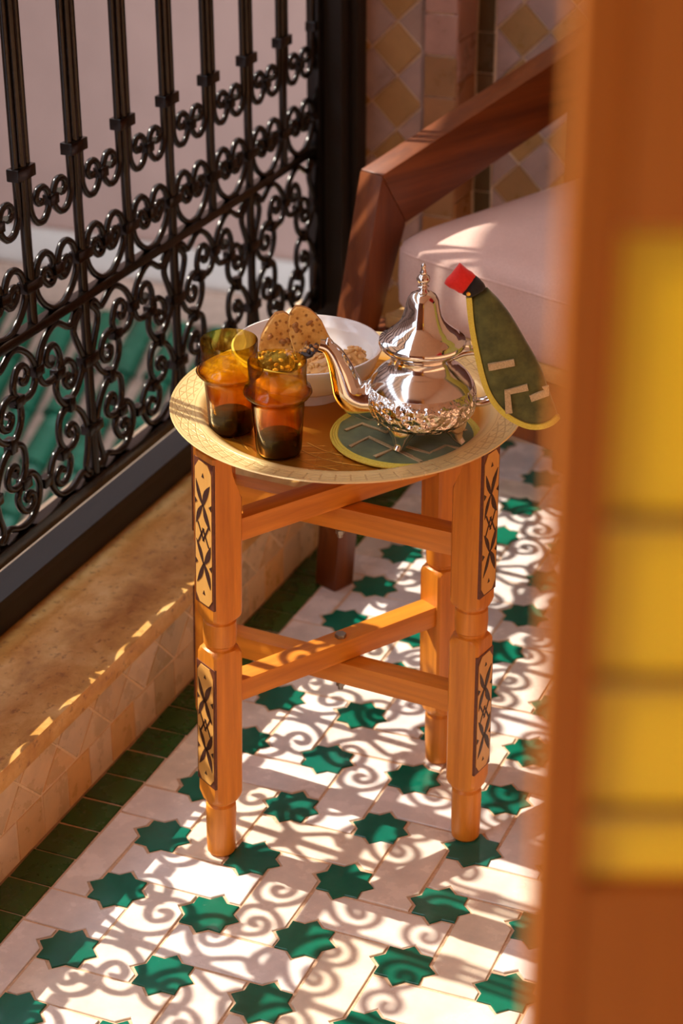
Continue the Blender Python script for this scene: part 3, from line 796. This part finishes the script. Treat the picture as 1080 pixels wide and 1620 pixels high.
# ---------------------------------------------------------------- white bowl with biscuits
BW = on_tray(-.0385, .053, -.0117) @ Matrix.Scale(1.05, 4)
bowl = obj('serving_bowl', lathe([(0, .003), (.033, .003), (.0345, 0), (.0375, 0), (.0385, .003), (.0372, .0075), (.0385, .0100), (.048, .0135), (.0585, .0200), (.0640, .0290), (.0672, .0380), (.0692, .0432), (.0690, .0455), (.0672, .0458), (.0655, .0440), (.0640, .0400), (.0612, .0385), (.0600, .0360), (.0555, .0250), (.045, .0165), (.030, .0130), (0, .0125)], 80, MT['ceramic'], 'serving_bowl', 45))
bowl.matrix_world = BW; tag(bowl, 'white ceramic footed bowl of biscuits on the tray', 'bowl')
def on_bowl(lx, ly, lz): return BW @ Matrix.Translation((lx, ly, lz))
def biscotto(name, wd, ht, th, mw, label, seed):
    r2 = random.Random(seed)
    pts = []
    for k in range(15):
        t = k / 14; aa = PI * t
        pts.append((wd / 2 * math.cos(aa) * (1 if math.cos(aa) > 0 else .92) + r2.uniform(-.0006, .0006), ht * (math.sin(aa) ** .75) + r2.uniform(-.0006, .0006)))
    pts += [(-wd * .30, -.002), (wd * .28, -.0015)]
    e = empty(name); e.matrix_world = mw
    bm = bmesh.new()
    fr = [bm.verts.new((x, -th / 2, z)) for x, z in inset(pts, .0012)]; mi = [bm.verts.new((x, -th / 2 + .0012, z)) for x, z in pts]
    mj = [bm.verts.new((x, th / 2 - .0012, z)) for x, z in pts]; bk = [bm.verts.new((x, th / 2, z)) for x, z in inset(pts, .0012)]
    n = len(pts)
    for A, B in ((fr, mi), (mi, mj), (mj, bk)):
        for i in range(n):
            j = (i + 1) % n; f = bm.faces.new((A[i], A[j], B[j], B[i])); f.material_index = 1 if (A is mi) else 0
    bm.faces.new(fr[::-1]); bm.faces.new(bk)
    bmesh.ops.recalc_face_normals(bm, faces=bm.faces)
    me = bpy.data.meshes.new('slice'); bm.to_mesh(me); bm.free(); me.materials.append(MT['crumb']); me.materials.append(MT['crust'])
    obj('slice', me, None, e)
    for k in range(4):
        x = r2.uniform(-wd * .3, wd * .32); z = r2.uniform(ht * .2, ht * .75)
        obj('nut_piece', nut(.0022 + r2.random() * .0012, seed * 10 + k), MT['almond'], e, (x, -th / 2 - .0001, z), (r2.random() * 3, r2.random() * 3, 0))
    return tag(e, label, 'biscuit')
def nut(r, seed, sub=1):
    r2 = random.Random(seed); bm = bmesh.new(); bmesh.ops.create_icosphere(bm, subdivisions=sub, radius=r)
    for v in bm.verts: v.co = Vector((v.co.x * 1.35, v.co.y * .85, v.co.z * .8)) * r2.uniform(.88, 1.12)
    me = bpy.data.meshes.new('nut_piece'); bm.to_mesh(me); bm.free(); smooth(me, 60); return me
RX = Matrix.Rotation
biscotto('almond_biscuit', .037, .048, .012, on_bowl(.0075, .004, .033) @ RX(.06, 4, 'Z') @ RX(-.22, 4, 'X') @ RX(-.36, 4, 'Y'), 'taller toasted biscuit slice leaning at the right in the bowl', 2)
biscotto('almond_biscuit', .034, .038, .012, on_bowl(-.0290, .008, .034) @ RX(.10, 4, 'Z') @ RX(-.2, 4, 'X') @ RX(.22, 4, 'Y'), 'shorter toasted biscuit slice leaning at the left in the bowl', 5)
def cluster(name, mw, rad, hgt, mat_core, mats, n, nr, label, seed):
    r2 = random.Random(seed); e = empty(name); e.matrix_world = mw
    bm = bmesh.new(); bmesh.ops.create_icosphere(bm, subdivisions=2, radius=1)
    for v in bm.verts:
        v.co = Vector((v.co.x * rad[0], v.co.y * rad[1], max(-.2, v.co.z) * hgt)) * r2.uniform(.93, 1.05)
    obj('biscuit_base', bm, mat_core, e)
    shapes = [nut(nr, seed + q) for q in range(4)]
    groups = {}
    for k in range(n):
        th = r2.uniform(0, 2 * PI); ph = math.acos(r2.uniform(0.0, 1)); 
        p = Vector((rad[0] * math.sin(ph) * math.cos(th), rad[1] * math.sin(ph) * math.sin(th), hgt * math.cos(ph))) * .97
        mi = r2.randrange(len(mats)); V, F = groups.setdefault(mi, ([], []))
        me = shapes[r2.randrange(4)]; R = Matrix.Rotation(r2.random() * 6, 3, 'Z') @ Matrix.Rotation(r2.random() * 2, 3, 'X')
        b0 = len(V); V += [tuple(p + R @ v.co) for v in me.vertices]; F += [tuple(b0 + i for i in q.vertices) for q in me.polygons]
    for mi, (V, F) in groups.items():
        obj('nuts', mesh('nuts', V, F, mats[mi], True, 60), None, e, kind='stuff')
    return tag(e, label, 'biscuit')
cluster('peanut_biscuit', on_bowl(.018, -.030, .031) @ RX(.15, 4, 'X'), (.026, .018), .016, MT['peanut'], [MT['peanut']], 90, .0026, 'caramelised peanut biscuit at the front of the bowl, left of the spout', 11)
cluster('peanut_biscuit', on_bowl(.043, -.008, .031), (.011, .012), .014, MT['peanut'], [MT['peanut']], 40, .0025, 'small peanut biscuit showing to the right of the teapot spout', 12)
cluster('chocolate_biscuit', on_bowl(-.030, -.024, .034) @ RX(.2, 4, 'X'), (.023, .014), .013, MT['choco'], [MT['choco'], MT['choco'], MT['almond'], MT['peanut']], 90, .0022, 'dark chocolate and chopped nut biscuit below the leaning slices', 13)
cluster('chocolate_biscuit', on_bowl(.006, -.014, .0395) @ RX(.2, 4, 'X'), (.013, .010), .010, MT['choco'], [MT['choco'], MT['peanut'], MT['almond']], 40, .0022, 'small chocolate nut biscuit tucked behind the teapot spout tip', 14)

# ---------------------------------------------------------------- velvet mat
MW = on_tray(.055, -.054, -.0115)
mat_e = empty('teapot_mat'); mat_e.matrix_world = MW; tag(mat_e, 'round green velvet mat with yellow braided edge under the teapot', 'mat')
def pad_mesh():
    prof = [(0, .0040), (.015, .0043), (.03, .0037), (.045, .0043), (.058, .0040), (.0635, .0032), (.0635, 0), (0, 0)]
    me = lathe(prof, 64, MT['velvet_mat'], 'velvet_pad', 60)
    r2 = random.Random(5)
    for v in me.vertices:
        if v.co.z > .001:
            v.co.z += .0009 * math.sin(v.co.x * 150 + v.co.y * 60) * math.cos(v.co.y * 130) + .0006 * math.sin(v.co.x * 60)
    return me
obj('velvet_pad', pad_mesh(), None, mat_e)
for k, (r, zz) in enumerate(((.0638, .0028), (.0662, .0026), (.0686, .0022))):
    pts = [(r * math.cos(2 * PI * i / 72), r * math.sin(2 * PI * i / 72), zz) for i in range(73)]
    obj('braid_edge', tube(pts, .0015, 7, MT['braid'], 'braid_edge', False), None, mat_e)
def zig(pts, wd, z, par, name='gold_zigzag'):
    V = []; F = []; P = [Vector(p) for p in pts]
    for i, p in enumerate(P):
        d = (P[min(i + 1, len(P) - 1)] - P[max(i - 1, 0)]).normalized(); n = Vector((-d.y, d.x))
        for s in (-1, 1):
            for zz in (z, z + .0012): V.append((p.x + n.x * s * wd / 2, p.y + n.y * s * wd / 2, zz))
    for i in range(len(P) - 1):
        b0 = 4 * i; b1 = b0 + 4
        F += [(b0 + 1, b0 + 3, b1 + 3, b1 + 1), (b0, b0 + 1, b1 + 1, b1), (b0 + 3, b0 + 2, b1 + 2, b1 + 3)]
    obj(name, mesh(name, V, F, MT['gold_braid']), None, par)
zig([(-.052, -.030), (-.034, -.010), (-.008, -.038), (.004, -.050)], .0036, .0040, mat_e)
zig([(-.030, -.050), (-.012, -.034), (.012, -.060)], .0036, .0040, mat_e)
zig([(.000, -.030), (.020, -.044), (.036, -.028), (.050, -.036)], .0036, .0040, mat_e)
zig([(-.056, .004), (-.040, .018), (-.018, .000), (.0, .018), (.02, 0), (.04, .016), (.056, .002)], .0036, .0040, mat_e)

# ---------------------------------------------------------------- silver teapot
PW = on_tray(.0685, -.065, -.0057)
pot = empty('teapot'); pot.matrix_world = PW; tag(pot, 'polished silver Moroccan teapot with embossed belly on the velvet mat', 'teapot')
obj('body', lathe([(0, .0150), (.020, .0152), (.034, .0172), (.0440, .0225), (.0492, .0300), (.0508, .0385), (.0500, .0470), (.0478, .0535), (.0440, .0600), (.0390, .0655), (.0330, .0700), (.0292, .0735), (.0280, .0775), (.0283, .0820), (.0300, .0850), (.0290, .0862), (0, .0862)], 72, MT['silver_embossed'], 'body', 50), None, pot)
lid = obj('lid', lathe([(0, .0845), (.030, .0848), (.0350, .0878), (.0388, .0918), (.0396, .0945), (.0388, .0968), (.0355, .0985), (.0335, .1000), (.0310, .1030), (.0285, .1045), (.0262, .1070), (.0225, .1105), (.0195, .1150), (.0172, .1215), (.0155, .1290), (.0140, .1350), (.0112, .1395), (.0065, .1420), (0, .1425)], 64, MT['silver'], 'lid', 40), None, pot)
obj('finial', lathe([(.0062, .1415), (.0040, .1435), (.0034, .1460), (.0052, .1472), (.0034, .1486), (.0036, .1500), (.0058, .1524), (.0062, .1545), (.0050, .1570), (.0026, .1585), (.0034, .1600), (.0026, .1618), (.0018, .1650), (.0024, .1662), (.0014, .1685), (0, .1690)], 24, MT['silver'], 'finial', 60), None, lid)
sp = catmull([(-.034, 0, .0385), (-.052, 0, .0372), (-.0640, 0, .0440), (-.0690, 0, .0560), (-.0735, 0, .0700), (-.0785, 0, .0815), (-.0845, 0, .0890), (-.0920, 0, .0915)], 5)
n = len(sp); R = []
for i in range(n):
    t = i / (n - 1); R.append(.0165 * (1 - t) ** 1.25 + .0052)
spo = tube(sp, R, 18, MT['silver'], 'spout', True, [.78 + .1 * (i / n) for i in range(n)])
spo_o = obj('spout', spo, None, pot)
lip = catmull([(-.0860, 0, .0900), (-.0905, 0, .0935), (-.0855, 0, .0985), (-.0820, 0, .0960)], 4)
obj('spout_lip', tube([(-.0820, 0, .0880), (-.0845, 0, .0945), (-.0838, 0, .0985)], [.0052, .0046, .0012], 12, MT['silver'], 'spout_lip'), None, spo_o)
hd = catmull([(.026, 0, .0800), (.040, 0, .0850), (.058, 0, .0840), (.0705, 0, .0740), (.0745, 0, .0600), (.0710, 0, .0460), (.0620, 0, .0370), (.0520, 0, .0340), (.0450, 0, .0360)], 5)
obj('handle', tube(hd, .0042, 12, MT['silver'], 'handle', True, [1.35] * len(hd)), None, pot)
hg = catmull([(.066, 0, .043), (.0715, 0, .0385), (.0735, 0, .0320), (.0715, 0, .0270)], 4)
obj('handle_leaf', tube(hg, [.0034 * (1 - .75 * i / (len(hg) - 1)) for i in range(len(hg))], 10, MT['silver'], 'handle_leaf'), None, pot)
obj('hinge', box(.0285, .0435, -.006, .006, .0868, .0935, .0015, 'hinge'), MT['silver'], pot)
def foot_mesh():
    pts = catmull([(.0300, 0, .0240), (.0335, 0, .0165), (.0350, 0, .0110), (.0375, 0, .0055), (.0420, 0, .0015)], 4)
    n = len(pts); R = [.0130 * (1 - i / (n - 1)) ** 1.6 + .0030 for i in range(n)]
    return tube(pts, R, 14, MT['silver'], 'foot', True, [1.1] * n)
fm = foot_mesh()
for ang in (-124, -26, 62, 152):
    obj('foot', fm, None, pot, (0, 0, 0), (0, 0, math.radians(ang)))

# ---------------------------------------------------------------- velvet handle cosy with a little fez
cosy = empty('handle_cosy'); cosy_o = TW @ Vector((.146, -.082, .012))
cosy.matrix_world = Matrix.Translation(cosy_o) @ Matrix((TRr, TH, Vector((0, 0, 1)))).transposed().to_4x4()
tag(cosy, 'green velvet teapot handle cosy with yellow braid and a red fez tip', 'tea cosy')
CPX = (800.0, 640.0)
_ci = cosy.matrix_world.inverted(); _cm = cam.matrix_world
def px_on_cosy(x, y, off=0.0):
    d = _cm.to_3x3() @ Vector(((x - 540) / 3082.91, -(y - 810) / 3082.91, -1)); 
    o = _ci @ CAM; dd = _ci.to_3x3() @ d; t = (off - o.y) / dd.y; p = o + dd * t; return (p.x, p.z)
body_px = [(741, 468), (745, 511), (753, 554), (765, 602), (778, 630), (800, 654), (830, 670), (853, 672), (871, 666), (882, 656), (877, 641), (866, 611), (853, 576), (831, 537), (808, 498), (788, 472), (770, 454)]
def dense(pts, sub=3): 
    c = catmull([(a, b, 0) for a, b in pts], sub); return [(p.x, p.y) for p in c]
left_px = dense(body_px[:10]); right_px = dense(body_px[9:])
outl = [px_on_cosy(*p) for p in left_px + right_px[1:]]
def puffy(poly, T, y0, mat, name, rings=(1.0, .93, .8, .6, .35)):
    n = len(poly); cx = sum(p[0] for p in poly) / n; cz = sum(p[1] for p in poly) / n
    V = []; F = []
    for side in (-1, 1):
        for s in rings:
            h = T * math.sqrt(max(0, 1 - s ** 3))
            V += [(cx + (x - cx) * s, y0 + side * h, cz + (z - cz) * s) for x, z in poly]
        V.append((cx, y0 + side * T, cz))
    m = len(rings); blk = m * n + 1
    for si in range(2):
        b0 = si * blk
        for k in range(m - 1):
            for i in range(n):
                j = (i + 1) % n; q = (b0 + k * n + i, b0 + k * n + j, b0 + (k + 1) * n + j, b0 + (k + 1) * n + i)
                F.append(q if si == 0 else q[::-1])
        for i in range(n):
            j = (i + 1) % n; q = (b0 + (m - 1) * n + i, b0 + (m - 1) * n + j, b0 + m * n); F.append(q if si == 0 else q[::-1])
    me = mesh(name, V, F, mat, True, 80)
    bm = bmesh.new(); bm.from_mesh(me); bmesh.ops.remove_doubles(bm, verts=bm.verts, dist=1e-5); bmesh.ops.recalc_face_normals(bm, faces=bm.faces); bm.to_mesh(me); bm.free(); smooth(me, 80)
    return me
obj('velvet_body', puffy(outl, .0085, 0, MT['velvet'], 'velvet_body'), None, cosy)
inn = [px_on_cosy(*p) for p in left_px]
def ribbon(path, wd, y0, mat, name, th=.0022, side=0.0):
    P = [Vector(p) for p in path]; V = []; F = []
    for i, p in enumerate(P):
        d = (P[min(i + 1, len(P) - 1)] - P[max(i - 1, 0)]).normalized(); nn = Vector((-d.y, d.x))
        for s in (-.5 + side, .5 + side):
            for yy in (y0 - th, y0 + th): V.append((p.x + nn.x * s * wd, yy, p.y + nn.y * s * wd))
    for i in range(len(P) - 1):
        b0 = 4 * i; b1 = b0 + 4
        F += [(b0, b0 + 2, b1 + 2, b1), (b0 + 1, b1 + 1, b1 + 3, b0 + 3), (b0, b1, b1 + 1, b0 + 1), (b0 + 2, b0 + 3, b1 + 3, b1 + 2)]
    F += [(0, 1, 3, 2), tuple(len(V) - 4 + k for k in (0, 2, 3, 1))]
    me = mesh(name, V, F, mat, True, 30)
    bm = bmesh.new(); bm.from_mesh(me); bmesh.ops.recalc_face_normals(bm, faces=bm.faces); bm.to_mesh(me); bm.free()
    return me
for k in range(3):
    obj('braid_edge', ribbon(inn, .00165, -.0012, MT['braid'], 'braid_edge', .0044, .55 - k * .98 + .45), None, cosy)
def strip(name, pts, wd=.0062):
    obj(name, ribbon([px_on_cosy(*p) for p in pts], wd, -.0092, MT['gold_braid'], name, .0016), None, cosy)
strip('gold_strip', [(771, 575), (812, 567)]); strip('gold_strip', [(803.5, 647), (801, 614), (833, 606)]); strip('gold_strip', [(837, 624), (863, 615), (861, 605)])
def quad_puff(name, px, T, mat, y0=-.001): 
    pts = [px_on_cosy(*p) for p in px]; obj(name, puffy(pts, T, y0, mat, name, (1.0, .95, .8, .5)), None, cosy)
quad_puff('black_band', dense([(749, 433), (759, 441), (768, 453), (756, 463), (741, 469), (735, 466), (729, 462), (740, 450)], 2), .0075, MT['black_cloth'])
quad_puff('red_fez', dense([(727, 415), (740, 426), (752, 435), (743, 448), (731, 463), (718, 457), (702, 447), (713, 433), (727, 415)], 2)[:-1], .0085, MT['red_felt'], -.0015)
bx = px_on_cosy(740, 460)
o = obj('button', lathe([(0, .0012), (.0016, .001), (.0021, 0), (.0016, -.0008), (0, -.0008)], 16, MT['button'], 'button'), None, cosy, (bx[0], -.0085, bx[1]), (PI / 2, 0, 0))

# ---------------------------------------------------------------- armchair
ch = empty('armchair', (-.05, .665, 0), (0, 0, math.radians(-22)), 'dark reddish-brown wooden armchair standing behind the tray table', 'armchair')
def loft(secs, name, mat, bev=.003):
    """secs: list of 4-corner rings"""
    V = [v for s in secs for v in s]; F = []
    for i in range(len(secs) - 1):
        for k in range(4):
            k2 = (k + 1) % 4; F.append((4 * i + k, 4 * i + k2, 4 * i + 4 + k2, 4 * i + 4 + k))
    F.append((3, 2, 1, 0)); n = 4 * (len(secs) - 1); F.append((n, n + 1, n + 2, n + 3))
    bm = bmesh.new(); vs = [bm.verts.new(v) for v in V]
    for f in F: bm.faces.new([vs[i] for i in f])
    bmesh.ops.recalc_face_normals(bm, faces=bm.faces)
    if bev:
        ed = [e for e in bm.edges if e.calc_face_angle(0) > .35]
        bmesh.ops.bevel(bm, geom=ed, offset=bev, segments=2, affect='EDGES', profile=.5)
    me = bpy.data.meshes.new(name); bm.to_mesh(me); bm.free(); me.materials.append(mat); smooth(me, 35); return me
def ring(w0, w1, d0, d1, z): return [(w0, d0, z), (w1, d0, z), (w1, d1, z), (w0, d1, z)]
WF = .018                                                           # half thickness across
def post(sx, name='leg'):
    w0, w1 = sx - WF + .019, sx + WF + .019
    return loft([ring(sx - WF, sx + WF, -.0165, .0165, 0), ring(sx - WF + .004, sx + WF + .004, -.006, .029, .15), ring(sx - WF + .011, sx + WF + .011, .010, .050, .34),
                 [(w0, .0460, .53), (w1, .0460, .53), (w1, .0880, .4640), (w0, .0880, .4640)]], name, MT['chair_wood'], .002)
def arm(sx):
    sl = .255; w0, w1 = sx - WF + .019, sx + WF + .019
    rings = [[(w0, .0884, .4636), (w1, .0884, .4636), (w1, .0462, .5304), (w0, .0462, .5304)]]
    for d in (.14, .25, .54):
        zt = .5304 + (d - .0462) * sl
        rings.append([(w0, d, zt - .0775), (w1, d, zt - .0775), (w1, d, zt), (w0, d, zt)])
    return loft(rings, 'armrest', MT['chair_wood_y'], .002)
WID = .52
for sx in (0.0, WID):
    obj('leg', post(sx), None, ch); obj('armrest', arm(sx), None, ch)
    obj('leg', loft([ring(sx - WF, sx + WF, .46, .495, 0), ring(sx - WF + .012, sx + WF + .012, .44, .48, .34), ring(sx - WF + .019, sx + WF + .019, .43, .475, .565)], 'leg', MT['chair_wood']), None, ch)
obj('seat_rail', box(.030, WID - .006, .0400, .066, .268, .340, .003, 'seat_rail'), MT['chair_wood'], ch)
obj('seat_rail', box(.030, WID - .006, .452, .476, .268, .340, .003, 'seat_rail'), MT['chair_wood'], ch)
for sx in (.010, WID):
    obj('side_rail', box(sx - .012, sx + .018, .055, .455, .275, .335, .003, 'side_rail'), MT['chair_wood_y'], ch)
obj('seat_board', box(.034, WID - .010, .055, .45, .341, .358, .002, 'seat_board'), MT['plywood'], ch)
obj('back_panel', box(.04, WID - .01, .475, .50, .33, .80, .006, 'back_panel'), MT['chair_wood'], ch)
# cushion: a thing of its own lying on the seat
def cushion_mesh(W, Dp, H, nx=26, ny=26):
    V = []; F = []
    def corner(x, y, rr_):
        return x, y
    prof = [(0.0, -.010), (.18, -.001), (.5, 0), (.82, -.001), (.93, -.0035), (1.0, -.012)]    # (height fraction, inset)
    def outline(ins, n=72):
        a, b, r = W / 2 + ins, Dp / 2 + ins, .028; pts = []
        for k in range(n):
            t = 2 * PI * k / n; c, s = math.cos(t), math.sin(t)
            e = .16
            x = a * math.copysign(abs(c) ** e, c); y = b * math.copysign(abs(s) ** e, s); pts.append((x, y))
        return pts
    n = 72; rings = []
    for f, ins in prof: rings.append([(x, y, f * H) for x, y in outline(ins, n)])
    for q, s in enumerate((.965, .9, .75, .5, .25)):
        o = outline(-.012, n); rings.append([(x * s, y * s, H + .016 * (1 - s ** 3) + .003) for x, y in o])
    for rg in rings: V += rg
    V.append((0, 0, H + .019)); m = len(rings)
    for k in range(m - 1):
        for i in range(n):
            j = (i + 1) % n; F.append((k * n + i, k * n + j, (k + 1) * n + j, (k + 1) * n + i))
    for i in range(n): F.append(((m - 1) * n + i, (m - 1) * n + (i + 1) % n, m * n))
    F.append(tuple(reversed(range(n))))
    return mesh('cushion_body', V, F, MT['cushion'], True, 60), outline(-.0022, n)
CW, CD, CH = .445, .40, .094
cu_me, pipe = cushion_mesh(CW, CD, CH)
cu = empty('seat_cushion'); cu.matrix_world = ch.matrix_basis @ Matrix.Translation((.036 + CW / 2, .052 + CD / 2, .3585))
tag(cu, 'thick pinkish-beige fabric seat cushion on the wooden armchair', 'cushion')
obj('cushion_body', cu_me, None, cu)
obj('piped_seam', tube([(x, y, CH * .86) for x, y in pipe + pipe[:1]], .0016, 6, MT['cushion'], 'piped_seam', False), None, cu)

# ---------------------------------------------------------------- door leaf beside the camera, out of focus
fwd = cam.matrix_world.to_3x3() @ Vector((0, 0, -1)); fh = Vector((fwd.x, fwd.y, 0)).normalized(); rt = Vector((fh.y, -fh.x, 0))
dd = cam.matrix_world.to_3x3() @ Vector(((879 - 540) / 3082.91, -(700 - 810) / 3082.91, -1))
DO = CAM + dd * .45
door = empty('door_1', (0, 0, 0), label='blurred orange wooden door leaf with yellow glass panes beside the viewer', kind='structure')
door.matrix_world = Matrix.Translation(DO) @ Matrix((rt, fh, Vector((0, 0, 1)))).transposed().to_4x4()
ZT, ZB = .050, -.127                                                # glazed part, top and bottom
obj('door_stile', box(0, .0125, 0, .012, -1.05, .5, .001, 'door_stile'), MT['door_wood'], door)
obj('door_stile', box(.0925, .105, 0, .012, -1.05, .5, .001, 'door_stile'), MT['door_wood'], door)
obj('door_rail', box(.0127, .0923, .0005, .0115, ZT, .5, .001, 'door_rail'), MT['door_wood'], door)
obj('door_rail', box(.0127, .0923, .0005, .0115, -1.05, ZB, .001, 'door_rail'), MT['door_wood'], door)
zs = [ZT, -.0215, -.066, -.105, ZB]
for q in range(4):
    obj('glass_pane', box(.0128, .0922, .004, .0065, zs[q + 1] + .0015, zs[q] - .0015, 0, 'glass_pane'), MT['yellow_pane'], door)
    if q < 3: obj('glazing_bar', box(.0128, .0922, .002, .009, zs[q + 1] - .0013, zs[q + 1] + .0013, .0004, 'glazing_bar'), MT['bar_yellow'], door)
bpy.context.view_layer.update()
